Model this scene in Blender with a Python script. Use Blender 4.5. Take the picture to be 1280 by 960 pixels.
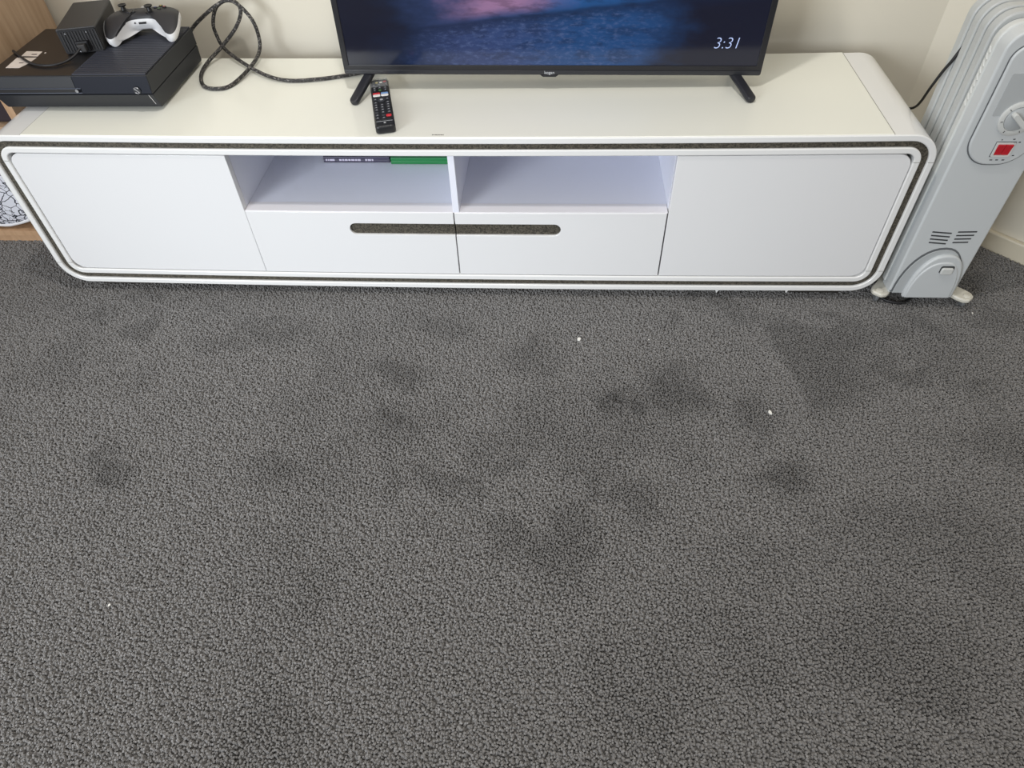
import bpy, math, random
import numpy as np
from mathutils import Vector, Matrix

random.seed(7)
for o in list(bpy.data.objects):
    bpy.data.objects.remove(o, do_unlink=True)
scene = bpy.context.scene
COL = scene.collection

# ------------------------------------------------------------------ camera
F_PX, YAW, PITCH, ROLL = 860.083, 0.087693, 0.831263, -0.043916
CAM = (0.239385, -1.310996, 1.115874)
cam_d = bpy.data.cameras.new('camera')
cam = bpy.data.objects.new('camera', cam_d)
COL.objects.link(cam)
cam_d.sensor_fit = 'HORIZONTAL'
cam_d.sensor_width = 36.0
cam_d.lens = 36.0 * F_PX / 1280.0
cam_d.clip_start = 0.02
_f = Vector((-math.sin(YAW) * math.cos(PITCH), math.cos(YAW) * math.cos(PITCH), -math.sin(PITCH)))
_r = Vector((math.cos(YAW), math.sin(YAW), 0))
_u = _r.cross(_f)
_r2 = _r * math.cos(ROLL) + _u * math.sin(ROLL)
_u2 = -_r * math.sin(ROLL) + _u * math.cos(ROLL)
M3 = Matrix((_r2, _u2, -_f)).transposed()
cam.matrix_world = Matrix.Translation(CAM) @ M3.to_4x4()
scene.camera = cam

# ------------------------------------------------------------------ light
world = bpy.data.worlds.new('room_daylight')
scene.world = world
world.use_nodes = True
bg = world.node_tree.nodes['Background']
bg.inputs[0].default_value = (1.0, 0.97, 0.92, 1)
bg.inputs[1].default_value = 0.54

def area_light(name, loc, target, sx, sy, power, color):
    l = bpy.data.lights.new(name, 'AREA')
    l.shape = 'RECTANGLE'
    l.size, l.size_y = sx, sy
    l.energy = power
    l.color = color
    o = bpy.data.objects.new(name, l)
    COL.objects.link(o)
    o.location = loc
    o.rotation_euler = (Vector(target) - Vector(loc)).to_track_quat('-Z', 'Y').to_euler()
    return o

win = area_light('window_daylight', (-1.75, -2.85, 1.08), (-0.22, -0.15, 0.15), 1.4, 1.4, 12.8, (0.88, 0.94, 1.0))
win.data.spread = math.radians(60)      # unseen window's beam narrowed to dim the right side
lamp = bpy.data.lights.new('ceiling_downlight', 'POINT')
lamp.energy = 54
lamp.color = (1.0, 0.96, 0.90)
lamp.shadow_soft_size = 0.05
lamp_o = bpy.data.objects.new('ceiling_downlight', lamp)
COL.objects.link(lamp_o)
lamp_o.location = (0.02, -0.42, 2.42)

vs = scene.view_settings
vs.view_transform = 'Standard'
vs.look = 'None'
vs.gamma = 1.0
vs.exposure = 0.0
vs.use_curve_mapping = False

# ------------------------------------------------------------------ helpers
def rgb(r, g, b):
    def c(v):
        v /= 255.0
        return v / 12.92 if v <= 0.04045 else ((v + 0.055) / 1.055) ** 2.4
    return (c(r), c(g), c(b), 1.0)

MATS = {}
def mat(name, color, rough=0.5, metal=0.0, coat=0.0, spec=0.5, var=0.0, vscale=8.0, bump=0.0, bscale=200.0,
        emit=None, estr=0.0, alpha=1.0, trans=0.0):
    m = bpy.data.materials.new(name)
    m.use_nodes = True
    nt = m.node_tree
    b = nt.nodes['Principled BSDF']
    b.inputs['Base Color'].default_value = color
    b.inputs['Roughness'].default_value = rough
    b.inputs['Metallic'].default_value = metal
    b.inputs['Specular IOR Level'].default_value = spec
    b.inputs['Coat Weight'].default_value = coat
    b.inputs['Coat Roughness'].default_value = 0.04
    b.inputs['Alpha'].default_value = alpha
    b.inputs['Transmission Weight'].default_value = trans
    if emit:
        b.inputs['Emission Color'].default_value = emit
        b.inputs['Emission Strength'].default_value = estr
    tc = nt.nodes.new('ShaderNodeTexCoord')
    if var > 0:
        n = nt.nodes.new('ShaderNodeTexNoise')
        n.inputs['Scale'].default_value = vscale
        n.inputs['Detail'].default_value = 4
        nt.links.new(tc.outputs['Object'], n.inputs['Vector'])
        mx = nt.nodes.new('ShaderNodeMix')
        mx.data_type = 'RGBA'
        mx.inputs[6].default_value = tuple(v * (1 - var) for v in color[:3]) + (1,)
        mx.inputs[7].default_value = tuple(min(1, v * (1 + var)) for v in color[:3]) + (1,)
        nt.links.new(n.outputs['Fac'], mx.inputs[0])
        nt.links.new(mx.outputs[2], b.inputs['Base Color'])
    if bump > 0:
        n2 = nt.nodes.new('ShaderNodeTexNoise')
        n2.inputs['Scale'].default_value = bscale
        n2.inputs['Detail'].default_value = 3
        nt.links.new(tc.outputs['Object'], n2.inputs['Vector'])
        bp = nt.nodes.new('ShaderNodeBump')
        bp.inputs['Strength'].default_value = bump
        bp.inputs['Distance'].default_value = 0.002
        nt.links.new(n2.outputs['Fac'], bp.inputs['Height'])
        nt.links.new(bp.outputs['Normal'], b.inputs['Normal'])
    MATS[name] = m
    return m

def origin_of(parent):
    o = Vector((0, 0, 0))
    while parent is not None:
        o += parent.location
        parent = parent.parent
    return o

class MB:
    """collects shapes; build() links them as ONE mesh object"""
    def __init__(s):
        s.v, s.f = [], []
    def add(s, vs_, fs_):
        n = len(s.v)
        s.v += [tuple(p) for p in vs_]
        s.f += [tuple(i + n for i in f) for f in fs_]
        return s
    def box(s, x0, x1, y0, y1, z0, z1):
        return s.add([(x0, y0, z0), (x1, y0, z0), (x1, y1, z0), (x0, y1, z0),
                      (x0, y0, z1), (x1, y0, z1), (x1, y1, z1), (x0, y1, z1)],
                     [(0, 3, 2, 1), (4, 5, 6, 7), (0, 1, 5, 4), (1, 2, 6, 5), (2, 3, 7, 6), (3, 0, 4, 7)])
    def prism(s, pts, a, b, axis='y'):
        """2D outline extruded along an axis. y: pts are (x,z); z: (x,y); x: (y,z)"""
        n = len(pts)
        def P(p, t):
            return {'y': (p[0], t, p[1]), 'z': (p[0], p[1], t), 'x': (t, p[0], p[1])}[axis]
        vs_ = [P(p, a) for p in pts] + [P(p, b) for p in pts]
        fs_ = [tuple(range(n)), tuple(range(2 * n - 1, n - 1, -1))]
        fs_ += [(i, i + n, (i + 1) % n + n, (i + 1) % n) for i in range(n)]
        return s.add(vs_, fs_)
    def ring(s, O, I, a, b, axis='y'):
        n = len(O)
        def P(p, t):
            return {'y': (p[0], t, p[1]), 'z': (p[0], p[1], t), 'x': (t, p[0], p[1])}[axis]
        vs_ = [P(p, a) for p in O] + [P(p, a) for p in I] + [P(p, b) for p in O] + [P(p, b) for p in I]
        fs_ = []
        for i in range(n):
            j = (i + 1) % n
            fs_ += [(i, j, j + n, i + n), (i + 2 * n, i + 3 * n, j + 3 * n, j + 2 * n),
                    (i, i + 2 * n, j + 2 * n, j), (i + n, j + n, j + 3 * n, i + 3 * n)]
        return s.add(vs_, fs_)
    def tube(s, pts, r, sides=8, cap=True, flat=1.0):
        pts = [Vector(p) for p in pts]
        n = len(pts)
        rr = r if isinstance(r, (list, tuple)) else [r] * n
        T = [(pts[min(i + 1, n - 1)] - pts[max(i - 1, 0)]).normalized() for i in range(n)]
        up = Vector((0, 0, 1)) if abs(T[0].z) < 0.9 else Vector((1, 0, 0))
        N = (up - T[0] * up.dot(T[0])).normalized()
        vs_, fs_ = [], []
        for i in range(n):
            N = (N - T[i] * N.dot(T[i])).normalized()
            B = T[i].cross(N)
            for k in range(sides):
                a = 2 * math.pi * k / sides
                vs_.append(pts[i] + (N * math.cos(a) * flat + B * math.sin(a)) * rr[i])
        for i in range(n - 1):
            for k in range(sides):
                k2 = (k + 1) % sides
                fs_.append((i * sides + k, i * sides + k2, (i + 1) * sides + k2, (i + 1) * sides + k))
        if cap:
            fs_.append(tuple(range(sides - 1, -1, -1)))
            fs_.append(tuple(range((n - 1) * sides, n * sides)))
        return s.add(vs_, fs_)
    def lathe(s, prof, c=(0, 0, 0), axis='z', sides=24):
        """prof: list of (radius, height)"""
        vs_, fs_ = [], []
        for (r, h) in prof:
            for k in range(sides):
                a = 2 * math.pi * k / sides
                u, w = r * math.cos(a), r * math.sin(a)
                q = {'z': (u, w, h), 'y': (u, h, -w), 'x': (h, u, w)}[axis]
                vs_.append((q[0] + c[0], q[1] + c[1], q[2] + c[2]))
        m = len(prof)
        for i in range(m - 1):
            for k in range(sides):
                k2 = (k + 1) % sides
                fs_.append((i * sides + k, i * sides + k2, (i + 1) * sides + k2, (i + 1) * sides + k))
        fs_.append(tuple(range(sides - 1, -1, -1)))
        fs_.append(tuple(range((m - 1) * sides, m * sides)))
        return s.add(vs_, fs_)
    def build(s, name, material, parent=None, post=None, bevel=0.0, seg=2, smooth=False, local=False):
        off = Vector((0, 0, 0)) if (local or parent is None) else origin_of(parent)
        V = s.v
        if post:
            V = [post(p) for p in V]
        me = bpy.data.meshes.new(name)
        me.from_pydata([(p[0] - off.x, p[1] - off.y, p[2] - off.z) for p in V], [], s.f)
        me.validate()
        import bmesh
        bm = bmesh.new()
        bm.from_mesh(me)
        bmesh.ops.recalc_face_normals(bm, faces=bm.faces)
        bm.to_mesh(me)
        bm.free()
        me.materials.append(MATS[material])
        if smooth:
            me.shade_smooth()
            if smooth != 'all':
                me.set_sharp_from_angle(angle=math.radians(40))
        o = bpy.data.objects.new(name, me)
        COL.objects.link(o)
        o.parent = parent
        if bevel > 0:
            b = o.modifiers.new('bevel', 'BEVEL')
            b.width = bevel
            b.segments = seg
            b.limit_method = 'ANGLE'
            b.angle_limit = math.radians(40)
            b.harden_normals = False
        return o

def thing(name, label, cat, loc=(0, 0, 0), rz=0.0, group=None):
    o = bpy.data.objects.new(name, None)
    o.empty_display_size = 0.05
    COL.objects.link(o)
    o.location = loc
    o.rotation_euler = (0, 0, rz)
    return tag(o, label, cat, group)

def tag(o, label, cat, group=None):
    o['label'] = label
    o['category'] = cat
    if group:
        o['group'] = group
    return o

def struct(o):
    o['kind'] = 'structure'
    return o

def rrect(x0, x1, z0, z1, r, n=8, kx=1, kz=1):
    """rounded rectangle, counter-clockwise; r = one radius or (bl, br, tr, tl)"""
    rs = r if isinstance(r, tuple) else (r,) * 4
    pts = []
    cs = [(x0 + rs[0], z0 + rs[0], 180, rs[0]), (x1 - rs[1], z0 + rs[1], 270, rs[1]),
          (x1 - rs[2], z1 - rs[2], 0, rs[2]), (x0 + rs[3], z1 - rs[3], 90, rs[3])]
    for ci, (cx, cz, a0, rad) in enumerate(cs):
        arc = []
        for k in range(n + 1):
            a = math.radians(a0 + 90.0 * k / n)
            arc.append((cx + rad * math.cos(a), cz + rad * math.sin(a)))
        if rad == 0:
            arc = [arc[0]]
        pts += arc
        nx = cs[(ci + 1) % 4]
        a = math.radians(nx[2])
        q = (nx[0] + nx[3] * math.cos(a), nx[1] + nx[3] * math.sin(a))
        kk = kx if ci in (0, 2) else kz
        for k in range(1, kk):
            t = k / kk
            pts.append((arc[-1][0] * (1 - t) + q[0] * t, arc[-1][1] * (1 - t) + q[1] * t))
    return pts

def smooth_path(P, sub=8):
    P = [np.array(p, float) for p in P]
    P = [2 * P[0] - P[1]] + P + [2 * P[-1] - P[-2]]
    out = []
    for i in range(1, len(P) - 2):
        p0, p1, p2, p3 = P[i - 1:i + 3]
        for k in range(sub):
            t = k / sub
            out.append(tuple(0.5 * (2 * p1 + (p2 - p0) * t + (2 * p0 - 5 * p1 + 4 * p2 - p3) * t * t
                                    + (3 * p1 - p0 - 3 * p2 + p3) * t ** 3)))
    out.append(tuple(P[-2]))
    return out

def text_mesh(name, body, size, material, parent, mtx, depth=0.0004, shear=0.0, offset=0.0):
    cu = bpy.data.curves.new(name, 'FONT')
    cu.body = body
    cu.size = size
    cu.shear = shear
    cu.offset = offset
    cu.extrude = depth
    cu.align_x = 'CENTER'
    cu.align_y = 'CENTER'
    tmp = bpy.data.objects.new(name + '_curve', cu)
    COL.objects.link(tmp)
    dg = bpy.context.evaluated_depsgraph_get()
    dg.update()
    me = bpy.data.meshes.new_from_object(tmp.evaluated_get(dg))
    bpy.data.objects.remove(tmp, do_unlink=True)
    bpy.data.curves.remove(cu)
    me.name = name
    me.transform(mtx)
    me.materials.clear()
    me.materials.append(MATS[material])
    o = bpy.data.objects.new(name, me)
    COL.objects.link(o)
    o.parent = parent
    return o

# ------------------------------------------------------------------ materials
mat('white_lacquer', rgb(236, 236, 237), 0.16, coat=0.3)
mat('white_frame', rgb(240, 240, 239), 0.22, coat=0.3)
mat('glass_top', rgb(244, 244, 234), 0.18)
mat('laminate', rgb(238, 240, 251), 0.35)
mat('shelf_edge', rgb(238, 236, 240), 0.4)
mat('joint_grey', rgb(150, 148, 142), 0.6)
mat('dark_foot', rgb(48, 44, 40), 0.7)
mat('wall_paint', rgb(222, 216, 201), 0.75, var=0.02, vscale=3, bump=0.08, bscale=60)
mat('skirting', rgb(222, 213, 192), 0.4, var=0.03)
mat('tv_plastic', rgb(34, 34, 38), 0.32, spec=0.4)
mat('tv_gloss', rgb(40, 41, 46), 0.22)
mat('tv_leg', rgb(34, 35, 42), 0.42)
mat('logo_grey', rgb(190, 192, 196), 0.4)
mat('clock_white', rgb(60, 66, 84), 0.4, emit=rgb(184, 202, 246), estr=0.92)
mat('console_matte', rgb(38, 40, 45), 0.5)
mat('console_gloss', rgb(34, 33, 34), 0.3)
mat('console_front', rgb(36, 39, 48), 0.2)
mat('console_rib', rgb(58, 60, 70), 0.4)
mat('slot_trim', rgb(104, 110, 126), 0.3, metal=0.5)
mat('vent_gap', rgb(14, 14, 17), 0.6)
mat('silver', rgb(196, 198, 204), 0.25, metal=0.8)
mat('sticker', rgb(222, 212, 204), 0.6, var=0.12, vscale=90)
mat('sticker_print', rgb(96, 88, 88), 0.6)
mat('adapter_black', rgb(50, 49, 50), 0.5)
mat('adapter_dark', rgb(24, 25, 30), 0.55)
mat('cable_black', rgb(30, 30, 33), 0.5)
mat('pad_black', rgb(42, 42, 46), 0.5, bump=0.1, bscale=500)
mat('pad_white', rgb(228, 228, 230), 0.4)
mat('pad_dark', rgb(22, 22, 25), 0.45)
mat('btn_green', rgb(70, 110, 60), 0.4)
mat('btn_red', rgb(160, 52, 56), 0.4)
mat('btn_blue', rgb(60, 80, 140), 0.4)
mat('btn_yellow', rgb(190, 170, 60), 0.4)
mat('remote_black', rgb(33, 34, 38), 0.38)
mat('remote_btn', rgb(58, 60, 66), 0.5)
mat('remote_mark', rgb(180, 182, 186), 0.5)
mat('remote_red', rgb(214, 52, 62), 0.45)
mat('remote_white', rgb(238, 236, 234), 0.45)
mat('remote_blue', rgb(120, 160, 214), 0.45)
mat('plastic_wrap', rgb(210, 214, 218), 0.08, alpha=0.22, bump=0.9, bscale=90)
mat('heater_grey', rgb(206, 210, 212), 0.36)
mat('heater_fin', rgb(190, 193, 193), 0.36)
mat('heater_inset', rgb(184, 188, 190), 0.4)
mat('heater_groove', rgb(104, 107, 110), 0.6)
mat('heater_light', rgb(212, 214, 212), 0.35)
mat('heater_foot', rgb(214, 211, 200), 0.3)
mat('heater_dark', rgb(62, 64, 66), 0.7)
mat('switch_red', rgb(196, 36, 48), 0.25, emit=rgb(196, 36, 48), estr=0.05)
mat('caster', rgb(120, 122, 124), 0.4)
mat('case_dark', rgb(62, 58, 78), 0.4, var=0.35, vscale=40)
mat('case_green', rgb(32, 122, 66), 0.3)
mat('case_mark', rgb(196, 190, 208), 0.5)
mat('paper', rgb(240, 238, 232), 0.7)
mat('dark_box', rgb(48, 38, 44), 0.8)
mat('piping', rgb(236, 236, 240), 0.7)
mat('print_dark', rgb(90, 88, 80), 0.6)

def nodes_of(name):
    m = MATS[name]
    nt = m.node_tree
    return m, nt, nt.nodes['Principled BSDF']

def mat_glitter():
    m = mat('glitter_trim', rgb(92, 86, 74), 0.55)
    nt = m.node_tree
    b = nt.nodes['Principled BSDF']
    tc = nt.nodes.new('ShaderNodeTexCoord')
    v = nt.nodes.new('ShaderNodeTexVoronoi')
    v.inputs['Scale'].default_value = 420
    nt.links.new(tc.outputs['Object'], v.inputs['Vector'])
    r = nt.nodes.new('ShaderNodeValToRGB')
    e = r.color_ramp.elements
    e[0].color, e[0].position = rgb(50, 47, 41), 0.0
    e[1].color, e[1].position = rgb(108, 102, 90), 1.0
    sp = nt.nodes.new('ShaderNodeSeparateColor')
    nt.links.new(v.outputs['Color'], sp.inputs[0])
    nt.links.new(sp.outputs[0], r.inputs[0])
    nt.links.new(r.outputs[0], b.inputs['Base Color'])
    b.inputs['Metallic'].default_value = 0.25
    bp = nt.nodes.new('ShaderNodeBump')
    bp.inputs['Strength'].default_value = 0.5
    bp.inputs['Distance'].default_value = 0.001
    nt.links.new(sp.outputs[1], bp.inputs['Height'])
    nt.links.new(bp.outputs['Normal'], b.inputs['Normal'])
mat_glitter()

def mat_wood(name, c0, c1, axis_scale):
    m = mat(name, c0, 0.45)
    nt = m.node_tree
    b = nt.nodes['Principled BSDF']
    tc = nt.nodes.new('ShaderNodeTexCoord')
    mp = nt.nodes.new('ShaderNodeMapping')
    mp.inputs['Scale'].default_value = axis_scale
    nt.links.new(tc.outputs['Object'], mp.inputs['Vector'])
    n = nt.nodes.new('ShaderNodeTexNoise')
    n.inputs['Scale'].default_value = 1.0
    n.inputs['Detail'].default_value = 6
    n.inputs['Roughness'].default_value = 0.65
    nt.links.new(mp.outputs[0], n.inputs['Vector'])
    r = nt.nodes.new('ShaderNodeValToRGB')
    e = r.color_ramp.elements
    e[0].color, e[0].position = c1, 0.34
    e[1].color, e[1].position = c0, 0.62
    nt.links.new(n.outputs['Fac'], r.inputs[0])
    nt.links.new(r.outputs[0], b.inputs['Base Color'])
mat_wood('oak_veneer', rgb(190, 162, 134), rgb(172, 144, 116), (60, 60, 4))
mat_wood('oak_edge', rgb(206, 170, 136), rgb(186, 150, 116), (60, 60, 4))

def mat_cable():
    m = mat('braided_cable', rgb(40, 38, 38), 0.6)
    nt = m.node_tree
    b = nt.nodes['Principled BSDF']
    tc = nt.nodes.new('ShaderNodeTexCoord')
    v = nt.nodes.new('ShaderNodeTexVoronoi')
    v.inputs['Scale'].default_value = 420
    nt.links.new(tc.outputs['Object'], v.inputs['Vector'])
    sp = nt.nodes.new('ShaderNodeSeparateColor')
    nt.links.new(v.outputs['Color'], sp.inputs[0])
    r = nt.nodes.new('ShaderNodeValToRGB')
    e = r.color_ramp.elements
    e[0].color, e[0].position = rgb(38, 36, 37), 0.74
    e[1].color, e[1].position = rgb(128, 124, 120), 0.9
    nt.links.new(sp.outputs[0], r.inputs[0])
    nt.links.new(r.outputs[0], b.inputs['Base Color'])
mat_cable()

def mat_floral():
    m = mat('floral_fabric', rgb(228, 230, 238), 0.8)
    nt = m.node_tree
    b = nt.nodes['Principled BSDF']
    tc = nt.nodes.new('ShaderNodeTexCoord')
    nz = nt.nodes.new('ShaderNodeTexNoise')
    nz.inputs['Scale'].default_value = 26
    nt.links.new(tc.outputs['Object'], nz.inputs['Vector'])
    add = nt.nodes.new('ShaderNodeVectorMath')
    add.operation = 'MULTIPLY_ADD'
    add.inputs[1].default_value = (0.03, 0.03, 0.03)
    nt.links.new(nz.outputs['Color'], add.inputs[0])
    nt.links.new(tc.outputs['Object'], add.inputs[2])
    lines = []
    for sc, th in ((38, 0.035), (66, 0.028)):
        v = nt.nodes.new('ShaderNodeTexVoronoi')
        v.feature = 'DISTANCE_TO_EDGE'
        v.inputs['Scale'].default_value = sc
        nt.links.new(add.outputs[0], v.inputs['Vector'])
        lt = nt.nodes.new('ShaderNodeMath')
        lt.operation = 'LESS_THAN'
        lt.inputs[1].default_value = th
        nt.links.new(v.outputs['Distance'], lt.inputs[0])
        lines.append(lt)
    # small rings like blossoms' hearts
    v = nt.nodes.new('ShaderNodeTexVoronoi')
    v.inputs['Scale'].default_value = 30
    nt.links.new(add.outputs[0], v.inputs['Vector'])
    c1 = nt.nodes.new('ShaderNodeMath')
    c1.operation = 'COMPARE'
    c1.inputs[1].default_value = 0.24
    c1.inputs[2].default_value = 0.04
    nt.links.new(v.outputs['Distance'], c1.inputs[0])
    gate = nt.nodes.new('ShaderNodeTexNoise')
    gate.inputs['Scale'].default_value = 14
    nt.links.new(tc.outputs['Object'], gate.inputs['Vector'])
    gt = nt.nodes.new('ShaderNodeMath')
    gt.operation = 'GREATER_THAN'
    gt.inputs[1].default_value = 0.5
    nt.links.new(gate.outputs['Fac'], gt.inputs[0])
    m2 = nt.nodes.new('ShaderNodeMath')
    m2.operation = 'MULTIPLY'
    nt.links.new(lines[1].outputs[0], m2.inputs[0])
    nt.links.new(gt.outputs[0], m2.inputs[1])
    mx = nt.nodes.new('ShaderNodeMath')
    mx.operation = 'MAXIMUM'
    nt.links.new(lines[0].outputs[0], mx.inputs[0])
    nt.links.new(m2.outputs[0], mx.inputs[1])
    mx2 = nt.nodes.new('ShaderNodeMath')
    mx2.operation = 'MAXIMUM'
    nt.links.new(mx.outputs[0], mx2.inputs[0])
    nt.links.new(c1.outputs[0], mx2.inputs[1])
    mix = nt.nodes.new('ShaderNodeMix')
    mix.data_type = 'RGBA'
    mix.inputs[6].default_value = rgb(228, 230, 240)
    mix.inputs[7].default_value = rgb(36, 38, 50)
    nt.links.new(mx2.outputs[0], mix.inputs[0])
    nt.links.new(mix.outputs[2], b.inputs['Base Color'])
mat_floral()

def mat_screen(x0, x1, z0, z1):
    """TV picture: dusk surf; object space x,z measured from the TV's root"""
    m = mat('tv_screen', rgb(8, 8, 10), 0.12)
    nt = m.node_tree
    b = nt.nodes['Principled BSDF']
    N, L = nt.nodes.new, nt.links.new
    def sock(v, s_):
        if isinstance(v, (int, float)):
            s_.default_value = v
        else:
            L(v, s_)
    def mth(op, a, c=0.0, d=0.0, clamp=False):
        n = N('ShaderNodeMath')
        n.operation = op
        n.use_clamp = clamp
        sock(a, n.inputs[0]); sock(c, n.inputs[1]); sock(d, n.inputs[2])
        return n.outputs[0]
    def smooth(a, lo, hi):
        n = N('ShaderNodeMapRange')
        n.interpolation_type = 'SMOOTHSTEP'
        sock(a, n.inputs[0])
        n.inputs[1].default_value = lo
        n.inputs[2].default_value = hi
        return n.outputs[0]
    def mixc(f, c0, c1):
        n = N('ShaderNodeMix')
        n.data_type = 'RGBA'
        sock(f, n.inputs[0])
        for s_, c in ((n.inputs[6], c0), (n.inputs[7], c1)):
            if isinstance(c, tuple):
                s_.default_value = c
            else:
                L(c, s_)
        return n.outputs[2]
    tc = N('ShaderNodeTexCoord')
    sp = N('ShaderNodeSeparateXYZ')
    L(tc.outputs['Object'], sp.inputs[0])
    u = mth('DIVIDE', mth('SUBTRACT', sp.outputs[0], x0), x1 - x0)
    w = mth('DIVIDE', mth('SUBTRACT', sp.outputs[2], z0), z1 - z0)
    def noise(sx, sz, det=4, rough=0.6, off=0.0):
        mp = N('ShaderNodeMapping')
        mp.inputs['Scale'].default_value = (sx, 1, sz)
        mp.inputs['Location'].default_value = (off, 0, off)
        L(tc.outputs['Object'], mp.inputs[0])
        n = N('ShaderNodeTexNoise')
        n.inputs['Scale'].default_value = 1.0
        n.inputs['Detail'].default_value = det
        n.inputs['Roughness'].default_value = rough
        L(mp.outputs[0], n.inputs[0])
        return n.outputs['Fac']
    n1 = noise(7, 16)
    n2 = noise(60, 150, 5, 0.7)
    n3 = noise(16, 60, 4, 0.6, 3.1)
    uu = mth('ADD', u, mth('MULTIPLY', mth('SUBTRACT', n1, 0.5), 0.25))
    ww = mth('ADD', w, mth('MULTIPLY', mth('SUBTRACT', n1, 0.5), 0.04))
    # sideways: dark on both ends, blue in the middle
    left = smooth(uu, 0.06, 0.42)
    right = smooth(uu, 0.86, 0.66)
    mid = mth('MULTIPLY', left, right)
    col = mixc(mid, rgb(23, 26, 44), rgb(34, 74, 126))
    # violet tinge left of the middle
    vio = mth('MULTIPLY', smooth(uu, 0.12, 0.3), smooth(uu, 0.58, 0.36))
    col = mixc(mth('MULTIPLY', vio, 0.55), col, rgb(64, 70, 112))
    # wave crest runs upwards to the right
    crest = mth('MULTIPLY_ADD', u, 0.17, 0.125)
    crest = mth('ADD', crest, mth('MULTIPLY', mth('SUBTRACT', n1, 0.5), 0.03))
    d = mth('SUBTRACT', w, crest)
    # pink sky reflection above the crest
    pk = mth('MULTIPLY', smooth(d, 0.0, 0.05), mth('MULTIPLY', smooth(uu, 0.22, 0.36), smooth(uu, 0.6, 0.42)))
    col = mixc(mth('MULTIPLY', pk, mth('MULTIPLY_ADD', n3, 0.7, 0.35), 0, True), col, rgb(186, 138, 176))
    bl = mth('MULTIPLY', smooth(d, -0.01, 0.05), mth('MULTIPLY', smooth(uu, 0.45, 0.58), smooth(uu, 0.85, 0.65)))
    col = mixc(mth('MULTIPLY', bl, 0.6), col, rgb(40, 104, 172))
    # shadowed face of the wave
    face = mth('MULTIPLY', smooth(d, -0.055, -0.005), smooth(d, 0.012, -0.004))
    face = mth('MULTIPLY', face, smooth(u, 0.1, 0.2))
    col = mixc(mth('MULTIPLY', face, 0.6), col, rgb(22, 34, 62))
    # ripples and foam
    rip = mth('MULTIPLY', smooth(n3, 0.46, 0.62), 0.45)
    col = mixc(mth('MULTIPLY', rip, mth('MULTIPLY_ADD', mid, 0.8, 0.15)), col, rgb(22, 32, 58))
    foam = mth('MULTIPLY', smooth(n2, 0.47, 0.68), smooth(d, 0.0, -0.03))
    foam = mth('MULTIPLY', foam, mth('MULTIPLY', smooth(uu, 0.12, 0.32), smooth(uu, 0.8, 0.6)))
    col = mixc(mth('MULTIPLY', foam, 0.55), col, rgb(92, 110, 156))
    L(col, b.inputs['Emission Color'])
    b.inputs['Emission Strength'].default_value = 0.85

# ------------------------------------------------------------------ the setting
YW = 0.465            # back wall plane
CX = 1.134            # corner with the angled wall
DIR = Vector((0.688, -0.726, 0)).normalized()
ZF = -0.007           # floor under the pile

def mat_floor():
    m = mat('carpet_backing', rgb(112, 110, 108), 0.95)
    nt = m.node_tree
    b = nt.nodes['Principled BSDF']
    tc = nt.nodes.new('ShaderNodeTexCoord')
    v = nt.nodes.new('ShaderNodeTexVoronoi')
    v.inputs['Scale'].default_value = 210
    nt.links.new(tc.outputs['Object'], v.inputs['Vector'])
    bp = nt.nodes.new('ShaderNodeBump')
    bp.invert = True
    bp.inputs['Strength'].default_value = 0.9
    bp.inputs['Distance'].default_value = 0.004
    nt.links.new(v.outputs['Distance'], bp.inputs['Height'])
    nt.links.new(bp.outputs['Normal'], b.inputs['Normal'])
mat_floor()
struct(MB().box(-3.4, 3.4, -3.4, 0.6, ZF - 0.05, ZF).build('floor', 'carpet_backing'))
struct(MB().box(-3.4, CX + 0.05, YW, YW + 0.1, ZF - 0.05, 2.5).build('wall_back', 'wall_paint'))

def oriented_box(mb, p, d, n, l0, l1, t0, t1, z0, z1):
    vs_ = []
    for z in (z0, z1):
        for (l, t) in ((l0, t0), (l1, t0), (l1, t1), (l0, t1)):
            q = p + d * l + n * t
            vs_.append((q.x, q.y, z))
    return mb.add(vs_, [(0, 3, 2, 1), (4, 5, 6, 7), (0, 1, 5, 4), (1, 2, 6, 5), (2, 3, 7, 6), (3, 0, 4, 7)])

CP = Vector((CX, YW, 0))
NRM = Vector((-DIR.y, DIR.x, 0))                  # points out of the room
struct(oriented_box(MB(), CP, DIR, NRM, -0.02, 2.6, 0.0, 0.1, ZF - 0.05, 2.5).build('wall_right', 'wall_paint'))
BBH = 0.046
struct(MB().box(-3.4, CX - 0.005, YW - 0.014, YW, ZF, BBH).build('baseboard_back', 'skirting', bevel=0.004))
struct(oriented_box(MB(), CP, DIR, NRM, 0.012, 2.6, -0.014, 0.0, ZF, BBH).build('baseboard_right', 'skirting', bevel=0.004))

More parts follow.
